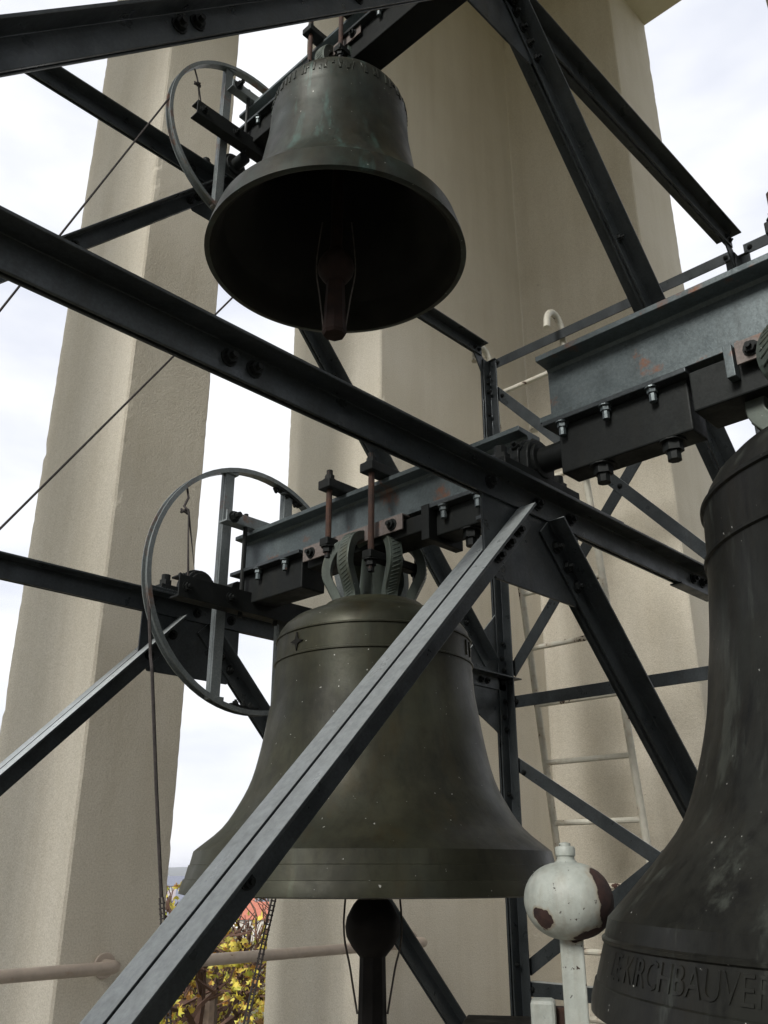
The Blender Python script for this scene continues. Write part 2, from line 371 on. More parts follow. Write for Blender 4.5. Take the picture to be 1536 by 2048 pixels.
def make_frame(u, TZ, up, full=True):
    gd = tee('girder', (-.2, GZ1), (3.80, GZ1), u, (0, 1), l=.058, wv=.070)
    yb = u - g - .007
    bolts_on(gd, [(.826, .889), (.885, .889), (1.62, .889), (1.82, .889), (1.975, .889), (2.705, .889), (2.77, .889), (3.52, .889), (3.57, .889)], yb)
    MB().box(2.60, 2.86, u - .020, u + .020, GZ1 - .076, GZ1 - .0705).build('splice_plate', STEEL, frame, .001)
    for s in (-1, 1):
        # lower raking strut
        p0 = (VA + s * .035, low(.035) + .0); p1 = (VA + s * 1.90, low(1.90))
        st = tee('raking_strut', (VA + s*.065, low(.065)), p1, u, (s, 1))
        d = Vector((s, -1.02)).normalized(); nrm = Vector((-s, -.98)).normalized()
        for k in range(3):
            q = Vector((VA + s*.09, low(.09))) + d * (.03 + .062 * k) + nrm * .034
            bolts_on(st, [(q.x, q.y)], yb)
        for k in (.9, 1.5):
            q = Vector((VA + s*k, low(k))) + nrm * .034; bolts_on(st, [(q.x, q.y)], yb, BOLTS)
        # upper raking strut
        def hi(dd): return up - 1.085 * (dd - .69)
        ust = tee('raking_strut', (VA + s*.06, hi(.06)), (VA + s*1.80, hi(1.80)), u, (s, 1), l=.06)
        d2 = Vector((s, -1.085)).normalized(); n2 = Vector((-s, -.92)).normalized()
        for k in range(4):
            q = Vector((VA + s*.10, hi(.10))) + d2 * (.02 + .055*k) + n2 * .034; bolts_on(ust, [(q.x, q.y)], yb)
        for k in range(3):
            q = Vector((VA + s*1.55, hi(1.55))) + d2 * (.06*k) + n2 * .034; bolts_on(ust, [(q.x, q.y)], yb)
        for k in (.69, 1.15, 1.19):
            q = Vector((VA + s*k, hi(k))) + n2 * .034; bolts_on(ust, [(q.x, q.y)], yb, BOLT)
        # foot gusset at the post and end gusset of the girder
        px = VA + s * 1.92
        fg = plate('foot_gusset', [(px - s*.40, GZ1 - .01), (px - s*.005, 1.30), (px - s*.005, .60), (px - s*.10, .655), (px - s*.40, .80)], u)
        bolts_on(fg, [(px - s*.02, z) for z in (.66, .80, .96, 1.1)], u - g - .008, BOLTS)
        # post
        po = tee('post', (VA + s*1.925, FLOOR), (VA + s*1.925, TZ - .085), u, (s, 0), l=.055, wv=.065)
        bolts_on(po, [(VA + s*1.89, z) for z in (2.60, 2.66, 2.45, 1.55, 1.02, .90, .72, .35, .0, -.4)], yb, BOLTS)
        br = plate('knee_bracket', [(px - s*.14, TZ - .06), (px - s*.06, TZ - .06), (px + s*.005, TZ - .13), (px + s*.005, TZ - .42), (px - s*.03, TZ - .42), (px - s*.05, TZ - .22)], u)
        bolts_on(br, [(px - s*.03, TZ - .2), (px - s*.03, TZ - .3)], u - .02, BOLTS)
        tee('post_cap', (px + s*.01, TZ - .075), (px - s*.01, TZ - .075), u, (0, 1))
    # upper girder (flat tee) and gussets
    tg = tee('upper_girder', (-.15, TZ), (3.66, TZ), u, (0, 1), l=.058, wv=.066)
    bolts_on(tg, [(VA + s*k, TZ - .04) for s in (-1, 1) for k in (.08, .2, 1.78, 1.82)], yb, BOLTS)
    plate('gusset_plate', [(1.597, GZ1 - .02), (2.023, GZ1 - .02), (2.023, .70), (1.98, .647), (1.64, .647), (1.597, .70)], u)
    plate('upper_gusset_plate', [(1.66, TZ - .03), (1.96, TZ - .03), (2.02, TZ - .20), (1.985, TZ - .245), (1.635, TZ - .245), (1.60, TZ - .20)], u)
    sill = channels('base_girder', -.2, 3.80, FLOOR + .002, FLOOR + .12, u)
make_frame(U1, 2.84, 2.155)
make_frame(U2, 2.90, 2.205)
make_frame(U0, 2.84, 2.155)
# cross bracing between the frames at their ends
def flat(name, a, c, w=.062, t=.007, parent=frame):
    a, c = Vector(a), Vector(c); d = c - a; b = MB()
    nrm = Vector((1, 0, 0)); wv = d.normalized().cross(nrm)
    b.prism([(-w/2, -t/2), (w/2, -t/2), (w/2, t/2), (-w/2, t/2)], a, wv, nrm, d); return b.build(name, STEEL, parent, .001)
def anglebar(name, a, c, w=.06, t=.006, s=1):
    a, c = Vector(a), Vector(c); b = MB()
    b.prism([(0, 0), (0, -w), (t, -w), (t, -t), (w, -t), (w, 0)] if s > 0 else [(0, 0), (0, -w), (-t, -w), (-t, -t), (-w, -t), (-w, 0)], a, (1, 0, 0), (0, 0, 1), c - a); return b.build(name, STEEL, frame, .001)
for x, s in ((3.745, 1), (-.125, -1)):
    for ya, yb_ in ((U1, U2), (U0, U1)):
        y0, y1 = ya + .03, yb_ - .03
        for z in (2.80, .80, -.5):
            hb = anglebar('cross_bar', (x, y0, z + .03), (x, y1, z + .03), s=s)
            place('bolt', BOLTS, (x, y1 - .03, z), (-s, 0, 0), hb); place('bolt', BOLTS, (x, y0 + .03, z), (-s, 0, 0), hb)
        for k, (z0, z1) in enumerate(((.95, 2.62), (-.42, .50))):
            f1 = flat('diagonal_brace', (x + s*.004, y1, z1), (x + s*.004, y0, z0)); f2 = flat('diagonal_brace', (x + s*.013, y1, z0), (x + s*.013, y0, z1))
            place('bolt', BOLTS, (x + s*.0, (y0+y1)/2, (z0+z1)/2), (-s, 0, 0), f1)
            place('bolt', BOLTS, (x + s*.0, y1 - .05, z1 - .05), (-s, 0, 0), f1)

# bearings (pillow blocks) on the girders
def bearing(y, zc, zb, name='bearing'):
    b = MB()
    ys = .036
    cap = [(.062*math.cos(R(a)), .062*math.sin(R(a))) for a in range(0, 181, 15)]
    b.prism([(.062, zb - zc)] + [(x, z) for x, z in cap] + [(-.062, zb - zc)], (VA, y - ys, zc), (1,0,0), (0,0,1), (0, 2*ys, 0))
    b.box(VA - .17, VA + .17, y - .042, y + .042, zb, zb + .022)
    for r_, o_ in ((.070, .012), (.050, .046)):
        b.prism([(r_*math.cos(R(a)), r_*math.sin(R(a))) for a in range(0, 360, 15)], (VA, y - o_, zc), (1,0,0), (0,0,1), (0, 2*o_, 0))
    br = b.build(name, DARK, frame, .003)
    for s in (-1, 1):
        place('bolt', NUTB, (VA + s*.13, y, zb + .022), (0,0,1), br)
        place('bolt', BOLT, (VA + s*.055, y, zc + .03), (s,0,.6), br)
    return br
pl = MB(); pl.box(1.585, 2.21, U1 - .05, U1 + .058, GZ1 + .001, GZ1 + .013); pl.build('bearing_plate', STEEL, frame, .002)
bearing(U1 - .005, 1.000, GZ1 + .013)
pl = MB(); pl.box(1.585, 2.03, U2 - .058, U2 + .058, GZ1 + .001, GZ1 + .013); pl.build('bearing_plate', STEEL, frame, .002)
bearing(U2, .985, GZ1 + .013)
bearing(U2, 3.00, 2.902); bearing(U1 + .02, 3.00, 2.842); bearing(U0, 1.0, GZ1 + .002)
MB().box(VA - .07, VA + .07, U1 + .060, U1 + .13, .86, .872).build('bearing_bracket', STEEL, frame, .002)

# ------------------------------------------------------------------ bells
def interp(p, z):
    for (r0, z0), (r1, z1) in zip(p, p[1:]):
        if min(z0, z1) <= z <= max(z0, z1) and z0 != z1: return r0 + (r1 - r0) * (z - z0) / (z1 - z0)
    return p[0][0]
def smooth_prof(p, n=4):
    out = []
    for i in range(len(p) - 1):
        p0, p1, p2, p3 = p[max(i-1,0)], p[i], p[i+1], p[min(i+2, len(p)-1)]
        for k in range(n):
            t = k / n
            out.append(tuple(.5*((2*p1[j]) + (-p0[j]+p2[j])*t + (2*p0[j]-5*p1[j]+4*p2[j]-p3[j])*t*t + (-p0[j]+3*p1[j]-3*p2[j]+p3[j])*t**3) for j in (0, 1)))
    return out + [p[-1]]
def text_ring(name, body, size, c, prof, zmid, a_start, xs, depth, mat_, parent, spacing=1.0, a_end=None):
    cu = bpy.data.curves.new('letters', 'FONT'); cu.body = body; cu.size = size; cu.extrude = depth; cu.space_character = spacing; cu.resolution_u = 3
    cu.align_y = 'CENTER'
    to = bpy.data.objects.new('letters', cu); COL.objects.link(to)
    dg = bpy.context.evaluated_depsgraph_get(); dg.update()
    me = bpy.data.meshes.new_from_object(to.evaluated_get(dg)); bpy.data.objects.remove(to); bpy.data.curves.remove(cu)
    org = ORG[parent.name]; ra = interp(prof, zmid)
    if a_end is not None: a_start = a_end - max(v.co.x for v in me.vertices)*xs/ra
    for v in me.vertices:
        x, y, z = v.co; zz = zmid + y; r = interp(prof, zz) + z
        a = a_start + x*xs / ra
        v.co = (c[0] + r*math.cos(a) - org.x, c[1] + r*math.sin(a) - org.y, c[2] + zz - org.z)
    me.name = name; o = link(name, me, parent, mat_); return o
def crown(parent, c, zc, h, sc, m, n=6, rot=0.3, rs_=1.0):
    for k in range(n):
        a = 2*math.pi*k/n + rot; rad = Vector((math.cos(a), math.sin(a), 0)); side = Vector((-math.sin(a), math.cos(a), 0))
        pr = smooth_prof([(.095, -.012), (.098, .02), (.112, .05), (.128, .085), (.124, .125), (.103, .160), (.06, .176), (.03, .15)], 4)
        pts = [Vector((c[0], c[1], zc)) + rad * (r*sc*rs_) + Vector((0, 0, z/.178*h)) for r, z in pr]
        b = MB(); b.strap(pts, side, .05*sc, .034*sc)
        for i in range(3, len(pts) - 8):                 # cable moulding on the outside of the canon
            d = (pts[i+1] - pts[i-1]).normalized(); nn = side.cross(d)
            if nn.dot(rad) < 0: nn = -nn
            b.strap([pts[i] + nn*.0165*sc - side*.015*sc - d*.004, pts[i] + nn*.0165*sc + side*.015*sc + d*.008], d, .0055*sc, .0045*sc)
        b.build('canon', m, parent, .003*sc)
    pr = [(.0, h*.8), (.045*sc, h*.8), (.05*sc, h*.5), (.06*sc, .0)]
    b = MB(); b.lathe(pr, (c[0], c[1], zc), 16); b.build('crown_core', m, parent)
PROF = [(.502,-.053),(.500,-.040),(.4935,-.020),(.490,-.019),(.4825,.013),(.4795,.0145),(.4725,.046),(.462,.055),(.404,.103),(.363,.163),(.332,.229),(.311,.316),(.297,.399),(.2885,.45),(.284,.505),(.2825,.538)]
PROF_T = [(.2865,.540),(.2865,.544),(.2815,.546),(.280,.606),(.284,.608),(.284,.612),(.279,.614),(.274,.634),(.262,.652),(.238,.672),(.205,.688),(.165,.703),(.150,.716),(.145,.722),(.06,.727),(0.001,.727)]
def outer_profile(sr, sz, z0):
    low_ = smooth_prof(PROF[6:], 3)
    p = PROF[:6] + low_ + PROF_T
    return [(r*sr, z0 + (z + .053)*sz) for r, z in p]
def make_shell(parent, c, sr, sz, z0, m, prof=None, seg=112):
    out = prof or outer_profile(sr, sz, z0)
    zt = max(z for r, z in out)
    inn = []
    for r, z in out:
        th = .04*sr if z - z0 < .08 else max(.022*sr, .045*sr - .05*(z - z0))
        if z < zt - .09*sz: inn.append((r - th, z))
    lip = [(out[0][0] - .012*sr, z0 - .003), (inn[0][0] + .02*sr, z0 - .002)]
    inn = [(inn[0][0], z0 + .015)] + inn[1:] + [(inn[-1][0]*.7, zt - .06*sz), (.001, zt - .05*sz)]
    full = inn[::-1] + lip[::-1] + out
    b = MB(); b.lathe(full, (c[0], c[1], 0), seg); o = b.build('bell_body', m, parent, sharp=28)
    o.data.materials.append(BELLDARK); ni = len(inn); k_ = len(full) - 1
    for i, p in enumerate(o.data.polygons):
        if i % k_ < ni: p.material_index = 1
    return o, out
def headstock(root, y0, y1, z0, z1, fw, tw=.010, tf=.014, m=STEELB):
    x = VA; b = MB(); h = fw/2
    poly = [(-h, z0), (h, z0), (h, z0+tf), (tw/2+.006, z0+tf+.003), (tw/2, z0+tf+.012), (tw/2, z1-tf-.012), (tw/2+.006, z1-tf-.003), (h, z1-tf), (h, z1), (-h, z1), (-h, z1-tf), (-tw/2-.006, z1-tf-.003), (-tw/2, z1-tf-.012), (-tw/2, z0+tf+.012), (-tw/2-.006, z0+tf+.003), (-h, z0+tf)]
    b.prism(poly, (x, y0, 0), (1,0,0), (0,0,1), (0, y1-y0, 0)); return b.build('headstock', m, root, .0015)
def packing(hs, y0, y1, z0, z1, w=.075, m=DARK, nutsz=None, low_nuts=()):
    MB().box(VA - w/2, VA + w/2, y0, y1, z0, z1 - .014).build('packing_block', m, hs, .004)
    MB().box(VA - w/2 - .028, VA + w/2 + .028, y0 - .012, y1 + .03, z1 - .0138, z1 - .0008).build('packing_plate', CLEAT if m is CLEAT else STEEL, hs, .002)
    for yy in (nutsz or ()):
        for s in (-1, 1): place('bolt', NUTG, (VA + s*(w/2 + .013), yy, z1 - .0138), (0,0,-1), hs)
    for yy in low_nuts: place('bolt', NUTB, (VA - .012, yy, z0), (0,0,-1), hs)
def hanger(root, y, ztop, zclamp, zbot, xs=(-.10, .10), rod=.0095):
    c = MB(); c.box(VA - .125, VA + .125, y - .026, y + .026, zclamp, zclamp + .030); co = c.build('hanger_clamp', DARK, root, .003)
    for dx in xs:
        MB().tube([(VA + dx, y, zbot), (VA + dx, y, ztop)], rod, 10).build('hanger_rod', RUST, co)
        place('nut', NUT, (VA + dx, y, zclamp + .030), (0,0,1), co); place('nut', NUT, (VA + dx, y, zbot + .03), (0,0,-1), co)
    MB().box(VA + xs[0] - .02, VA + xs[1] + .02, y - .018, y + .018, zbot + .03, zbot + .055).build('hanger_saddle', DARK, co, .003)
def wheel(root, yc, xc, zc, r, bars, m=GALV):
    b = MB(); n = 72; w_ = .034
    # channel-section rim: outer web with two thin flanges pointing out
    prof = [(r - .004, -w_/2), (r + .012, -w_/2), (r + .012, -w_/2 + .004), (r + .001, -w_/2 + .005), (r + .001, w_/2 - .005), (r + .012, w_/2 - .004), (r + .012, w_/2), (r - .004, w_/2), (r - .004, -w_/2)]
    vs = []; fs = []; k_ = len(prof)
    for k in range(n):
        t = 2*math.pi*k/n
        for rr, yy in prof: vs.append((xc + rr*math.cos(t), yc + yy, zc + rr*math.sin(t)))
    for k in range(n):
        for i in range(k_ - 1):
            a, c = k*k_ + i, ((k+1) % n)*k_ + i; fs.append((a, a+1, c+1, c))
    b.add(vs, fs, True); wo_ = b.build('bell_wheel', m, root, sharp=40)
    for dx in bars:
        hh = math.sqrt(r*r - dx*dx) - .004
        MB().box(xc + dx - .019, xc + dx + .019, yc - .004, yc + .004, zc - hh, zc + hh).build('wheel_bar', m, wo_, .001)
        MB().box(xc + dx - .020, xc + dx - .013, yc + .004, yc + .022, zc - hh, zc + hh).build('wheel_bar', m, wo_, .001)
        for s in (-1, 1):
            MB().box(xc + dx - .03, xc + dx + .03, yc - .012, yc + .012, zc + s*hh - .006, zc + s*hh + .006).build('wheel_lug', m, wo_, .001)
    for a0, a1 in ((62, 82), (40, 58), (-100, -85)):          # splice plates inside the rim
        pts = [(xc + (r - .010)*math.cos(R(a)), yc, zc + (r - .010)*math.sin(R(a))) for a in range(a0, a1 + 1, 3)]
        sp = MB().strap(pts, (0,1,0), .030, .006).build('rim_splice', DARK, wo_)
        for a in (a0 + 3, (a0 + a1)/2, a1 - 3):
            place('bolt', BOLTS, (xc + (r - .013)*math.cos(R(a)), yc, zc + (r - .013)*math.sin(R(a))), (-math.cos(R(a)), 0, -math.sin(R(a))), wo_)
    return wo_
def wheel_arms(root, yc, x0, x1, ztop, zlow, hs_z):
    b = MB()                                        # angle over the headstock flange
    b.prism([(-.022, 0), (.022, 0), (.022, .006), (-.016, .006), (-.016, .04), (-.022, .04)], (x0 + .17, yc - .02, ztop), (0,1,0), (0,0,1), (x1 - x0 - .24, 0, 0))
    t_ = b.build('wheel_arm', GALV, root, .001); place('bolt', NUT, (VA - .075, yc - .02, ztop + .006), (0,0,1), t_); place('bolt', NUT, (x0 + .20, yc - .04, ztop + .02), (0,-1,0), t_)
    b = MB()                                        # channel under the headstock
    b.prism([(-.024, -.036), (.024, -.036), (.024, -.030), (-.018, -.030), (-.018, .030), (.024, .030), (.024, .036), (-.024, .036)], (x0, yc - .03, zlow), (0,1,0), (0,0,1), (x1 - x0, 0, 0))
    c_ = b.build('wheel_channel', DARK, root, .001)
    place('bolt', BOLT, (x0 + .03, yc - .055, zlow), (0,-1,0), c_); place('bolt', BOLT, (x0 + .20, yc - .055, zlow), (0,-1,0), c_)
    for dx in (-.075, .075):
        MB().tube([(VA + dx, yc - .03, zlow - .05), (VA + dx, yc - .03, ztop + .05)], .008, 8).build('tie_rod', DARK, root)
def clapper(name, c, zt, zball, rb, zend, rs, m, label, hexend=True, sheath=True):
    t = thing(name, (c[0], c[1], zball), label, 'clapper')
    z = lambda a: a
    pr = [(.001, zt), (.022, zt), (.022, zball + rb*1.5), (rs*.9, zball + rb*1.05), (rb*.72, zball + rb*.72), (rb*.94, zball + rb*.32), (rb, zball), (rb*.95, zball - rb*.32), (rb*.75, zball - rb*.66), (rs, zball - rb*.98)]
    b = MB(); b.lathe(pr[::-1], (c[0], c[1], 0), 28); b.build('clapper_ball', m, t)
    b = MB(); zz = zball - rb*.96
    b.lathe([(.001, zend), (rs*1.15, zend), (rs*1.3, zend + .012), (rs*1.2, zend + .06), (rs*.98, zz), (rs*.5, zz + .02)], (c[0], c[1], 0), 8 if hexend else 20, smooth=not hexend); b.build('clapper_flight', m, t)
    for s, off in ((-1, .012), (1, 0)):             # safety cable slung round the flight
        dx, dy = .69*s, -.72*s
        ze = zball - .20 if zend < zball - .4 else zend + .02
        p = [(c[0] + dx*.055, c[1] + dy*.055, zball + rb*1.6 + .1), (c[0] + dx*(rb + .004), c[1] + dy*(rb + .004), zball + off), (c[0] + dx*(rb*.5 + rs*.62), c[1] + dy*(rb*.5 + rs*.62), (zball + ze)/2), (c[0] + dx*rs*1.12, c[1] + dy*rs*1.12, ze)]
        MB().tube([Vector(q) for q in smooth3(p)], .0028, 5).build('safety_cable', WIRE, t)
    return t
def smooth3(p, n=5):
    out = []
    for i in range(len(p) - 1):
        a = [p[max(i-1,0)], p[i], p[i+1], p[min(i+2,len(p)-1)]]
        for k in range(n):
            t = k/n
            out.append(tuple(.5*(2*a[1][j] + (-a[0][j]+a[2][j])*t + (2*a[0][j]-5*a[1][j]+4*a[2][j]-a[3][j])*t*t + (-a[0][j]+3*a[1][j]-3*a[2][j]+a[3][j])*t**3) for j in range(3)))
    return out + [tuple(p[-1])]

# --- middle bell
cB = (VA, 1.785)
bB = thing('church_bell', (cB[0], cB[1], -.053), 'bronze bell with flared moulded lip hanging behind the pale raking strut', 'bell', 'bells in the frame')
shB, prB = make_shell(bB, cB, 1, 1, -.053, BR_B)
azc = math.atan2(-cB[1], -cB[0])                     # direction from the bell to the eye
F_ = text_ring('inscription', 'I F', .062, (cB[0], cB[1], 0), prB, .576, azc + 1.13, 1, .0035, BR_B, shB)
st = MB()
for k in range(4):
    a = math.pi*k/4; d = (math.cos(a), math.sin(a)); L_ = .024 if k % 2 == 0 else .013
    st.box(-L_*1, L_*1, -.004, .004, -.004, .004) if False else None
def star(c, prof, z, ang, r, parent, m):
    b = MB(); ra = interp(prof, z); e = Vector((math.cos(ang), math.sin(ang), 0)); s = Vector((-math.sin(ang), math.cos(ang), 0)); up_ = Vector((0,0,1))
    o = Vector((c[0], c[1], z)) + e*(ra - .0035); pts = []
    for k in range(8): 
        rr = r if k % 2 == 0 else r*.34; a = R(45*k); pts.append((rr*math.cos(a), rr*math.sin(a)))
    b.prism(pts, o, s, up_, e*.0075); return b.build('star_ornament', m, parent)
star(cB, prB, .575, azc - .83, .026, shB, BELLDARK)
crown(bB, cB, .724, .205, .82, CROWN, 6, .15, 1.36)
hsB = headstock(bB, 1.20, 2.43, .955, 1.10, .10)
packing(hsB, 1.30, 1.50, .865, .955, .085, DARK, (1.34, 1.46), (1.40,))
packing(hsB, 2.06, 2.38, .835, .955, .10, DARK, (2.13, 2.27), ())
MB().box(VA - .055, VA + .055, 1.53, 2.03, .888, .9405).build('packing_block', DARK, hsB, .004)
cl = MB(); cl.box(VA - .075, VA - .069, 1.60, 2.03, .905, .953); cl.box(VA - .069, VA - .04, 1.60, 2.03, .9485, .9535); cl = cl.build('cleat', CLEAT, hsB, .001)
for yy in (1.64, 1.99): place('bolt', BOLT, (VA - .075, yy, .927), (-1,0,0), cl)
MB().box(VA - .075, VA + .075, 1.50, 1.528, .85, .954).build('stop_plate', DARK, hsB, .002)
hanger(bB, 1.885, 1.165, 1.102, .885); hanger(bB, 1.70, 1.165, 1.102, .80)
wheel(bB, 2.39, 1.825, .915, .425, (-.135, .135)); wheel_arms(bB, 2.37, 1.475, 2.16, 1.105, .835, 1.1)
for y_ in (1.20, 2.46): MB().tube([(VA, y_ - .0, .925), (VA, y_ + .16, .925)], .028, 14).build('gudgeon', DARK, hsB)

# --- upper bell
cA = (VA, 1.99)
bA = thing('church_bell', (cA[0], cA[1], 2.09), 'smaller green streaked bronze bell hanging highest, its dark open mouth seen from below', 'bell', 'bells in the frame')
lowA = smooth_prof(PROF[6:], 3)
pA = [(r*.955, 2.09 + (z + .053)*1.045) for r, z in PROF[:1] + [(.494, -.02), (.483, .014)] + lowA + smooth_prof([(.2815,.545),(.280,.59),(.275,.622),(.262,.650),(.238,.674),(.205,.690),(.165,.703),(.150,.714)], 3) + [(.145,.722),(.06,.727),(.001,.727)]]
shA, prA = make_shell(bA, cA, .955, 1.045, 2.09, BR_A, pA)
azA = math.atan2(-cA[1], -cA[0])
zA = 2.09 + (.576 + .053)*1.045
rl = random.Random(31); b = MB(); a = 0.0; zA = 2.09 + .655*1.045        # worn, unreadable raised letters
def on(prof, c, a, z, off): r = interp(prof, z) + off; return Vector((c[0] + r*math.cos(a), c[1] + r*math.sin(a), z))
while a < 6.2:
    wd = rl.uniform(.045, .085)
    for k in range(rl.choice((1, 2, 2, 3))):
        x0, x1 = a + rl.uniform(0, wd), a + rl.uniform(0, wd); z0 = rl.choice((-.024, -.02, 0)); z1 = rl.choice((.024, .018, .002))
        if rl.random() < .5: x1 = x0
        p0, p1 = on(prA, cA, x0, zA + z0, .0), on(prA, cA, x1, zA + z1 + .002, .0)
        e = Vector((math.cos(x0), math.sin(x0), 0)); b.strap([p0, (p0 + p1)/2 + e*.0005, p1], e.cross(Vector((0,0,1))) if abs(x1-x0) < .02 else Vector((0,0,1)), .008, .006)
    a += wd + .035
b.build('worn_inscription', BR_A, shA)
crown(bA, cA, 2.09 + .777*1.045, .17, .95, CROWN, 6, .15)
hsA = headstock(bA, 1.24, 2.62, 3.085, 3.215, .10)
packing(hsA, 1.30, 1.87, 2.95, 3.085, .12, DARK, (1.4, 1.55, 1.7), ())
packing(hsA, 2.18, 2.55, 2.97, 3.085, .10, DARK, (2.25, 2.45), ())
cl = MB(); cl.box(VA - .075, VA - .069, 1.80, 2.20, 3.03, 3.083); cl.box(VA - .069, VA - .04, 1.80, 2.20, 3.0785, 3.0835); cl = cl.build('cleat', CLEAT, hsA, .001)
for yy in (1.84, 2.16): place('bolt', BOLT, (VA - .075, yy, 3.055), (-1,0,0), cl)
hanger(bA, 2.07, 3.30, 3.217, 3.00); hanger(bA, 1.885, 3.30, 3.217, 2.94)
wheel(bA, 2.56, 1.805, 2.965, .425, (-.155, .155)); wheel_arms(bA, 2.55, 1.47, 2.16, 3.22, 2.96, 3.2)
for y_ in (1.12, 2.62): MB().tube([(VA, y_, 3.0), (VA, y_ + .14, 3.0)], .028, 14).build('gudgeon', DARK, hsA)

# --- big bell on the right
cC = (VA, .35)
bC = thing('church_bell', (cC[0], cC[1], -.215), 'huge near black bronze bell at the right edge, raised lettering around its lip', 'bell', 'bells in the frame')
pC = [(.672,-.212),(.670,-.195),(.662,-.168),(.6585,-.166),(.6575,-.160),(.642,-.112),(.645,-.109),(.645,-.104),(.640,-.101)] + smooth_prof([(.632,-.074),(.618,-.06),(.582,-.024),(.536,.024),(.487,.084),(.452,.166),(.423,.266),(.409,.35),(.399,.41),(.390,.49),(.384,.555)], 3) + \
     [(.389,.558),(.389,.564),(.382,.567),(.378,.662),(.383,.665),(.383,.672),(.376,.676),(.366,.70),(.350,.725),(.322,.752),(.285,.775),(.24,.792),(.20,.806),(.19,.815),(.08,.822),(.001,.822)]
shC, prC = make_shell(bC, cC, 1.34, 1.34, -.212, BR_C, pC, 128)
azC = math.atan2(-cC[1], -cC[0])
text_ring('inscription', 'LE KIRCHBAUVEREIN', .052, (cC[0], cC[1], 0), prC, -.137, 0, .92, .0015, BR_C, shC, 1.0, R(174.0))
crown(bC, cC, .818, .22, 1.25, CROWN, 6, .5, 1.55)
hsC = headstock(bC, -.44, 1.124, 1.072, 1.272, .125, .012, .016)
packing(hsC, .735, 1.085, .925, 1.072, .078, DARK, (1.065, .94, .815), (.985, .80))
packing(hsC, -.38, -.05, .925, 1.072, .10, DARK, (0, -.2), ())
MB().box(VA - .06, VA + .06, .0, .72, .955, 1.056).build('packing_block', DARK, hsC, .004)
cl = MB(); cl.box(VA - .086, VA - .080, .12, .60, 1.015, 1.070); cl.box(VA - .080, VA - .045, .12, .60, 1.0655, 1.0705); cl = cl.build('cleat', CLEAT, hsC, .001)
for yy in (.565, .2): place('bolt', BOLT, (VA - .086, yy, 1.042), (-1,0,0), cl)
MB().box(VA - .09, VA - .062, .605, .625, .99, 1.07).build('stop_plate', STEELB, hsC, .002)
hanger(bC, .455, 1.375, 1.274, .98, (-.115, .115), .012); hanger(bC, .24, 1.375, 1.274, .98, (-.115, .115), .012)
for y_ in (1.08, -.5): MB().tube([(VA, y_, 1.0), (VA, y_ + .13, 1.0)], .034, 16).build('gudgeon', DARK, hsC)

CLAP = m_plain('black_forged_iron', (.007, .0065, .0065), (.017, .015, .014), 20, .7, .3)
CLAPR = m_plain('brown_rusted_clapper_iron', (.008, .005, .0045), (.020, .010, .0075), 20, .85, .2)
clapper('bell_clapper', cB, .45, -.134, .072, -.62, .034, CLAP, 'black iron clapper with round ball below the mouth of the middle bell')
clapper('bell_clapper', cA, 2.55, 2.055, .068, 1.765, .034, CLAPR, 'rust brown clapper hanging out of the mouth of the highest bell')

# ------------------------------------------------------------------ striking hammer
hc = Vector((1.7334, 1.1314, -.0575))
hm = thing('bell_hammer', (hc.x, hc.y, -.7), 'white painted striking hammer with rust scarred ball head beside the big bell', 'hammer')
pr = [(.001, -.076)] + [(.093*math.cos(R(a))**.85, .076*math.sin(R(a))) for a in range(-80, 81, 8)] + [(.019, .076)]
pr2 = [(.024, .074), (.019, .088), (.018, .096)]
b = MB(); b.lathe(pr, hc, 40); b.build('hammer_head', WHITE, hm)
b = MB(); b.lathe([(.026, .072), (.019, .080), (.0185, .086), (.021, .088), (.0215, .102), (.019, .106), (.0125, .107), (.012, .113), (.001, .115)], hc, 18); b.build('hammer_nut', WHITE, hm)
vd = Vector((hc.x, hc.y, 0)).normalized(); sdv = Vector((vd.y, -vd.x, 0))
b = MB(); b.prism([(-.024, -.018), (.024, -.018), (.024, .018), (-.024, .018)], hc + Vector((0,0,-.72)), sdv, vd, (0,0,.66)); b.build('hammer_shaft', WHITE, hm, .004)
b = MB(); o = hc + sdv*-.063 + Vector((0,0,-.70))
b.prism([(-.028, -.02), (.022, -.02), (.022, .03), (-.028, .03)], o + vd*.0, sdv, vd, (.0,.0,.516)); b.build('hammer_bracket', WHITE, hm, .008)
b = MB(); b.prism([(-.012, -.012), (.030, -.012), (.030, .016), (-.012, .016)], hc + sdv*-.036 + vd*.02 + Vector((0,0,-.62)), sdv, vd, (0,0,.420)); b.build('hammer_pivot', RUST, hm, .003)
mt = thing('hammer_motor', (1.62, 1.5, FLOOR), 'dark hammer drive box standing low between the bells beside the white hammer', 'motor')
mc = Vector((1.86, 1.425, 0)); 
b = MB(); b.prism([(-.075, -.08), (.075, -.08), (.075, .08), (-.075, .08)], (mc.x, mc.y, FLOOR), sdv, vd, (0, 0, .81)); b.build('motor_housing', DARK, mt, .015)
b = MB(); b.prism([(-.082, -.088), (.082, -.088), (.082, .088), (-.082, .088)], (mc.x, mc.y, FLOOR + .81), sdv, vd, (0, 0, .02)); b.build('motor_lid', DARK, mt, .004)

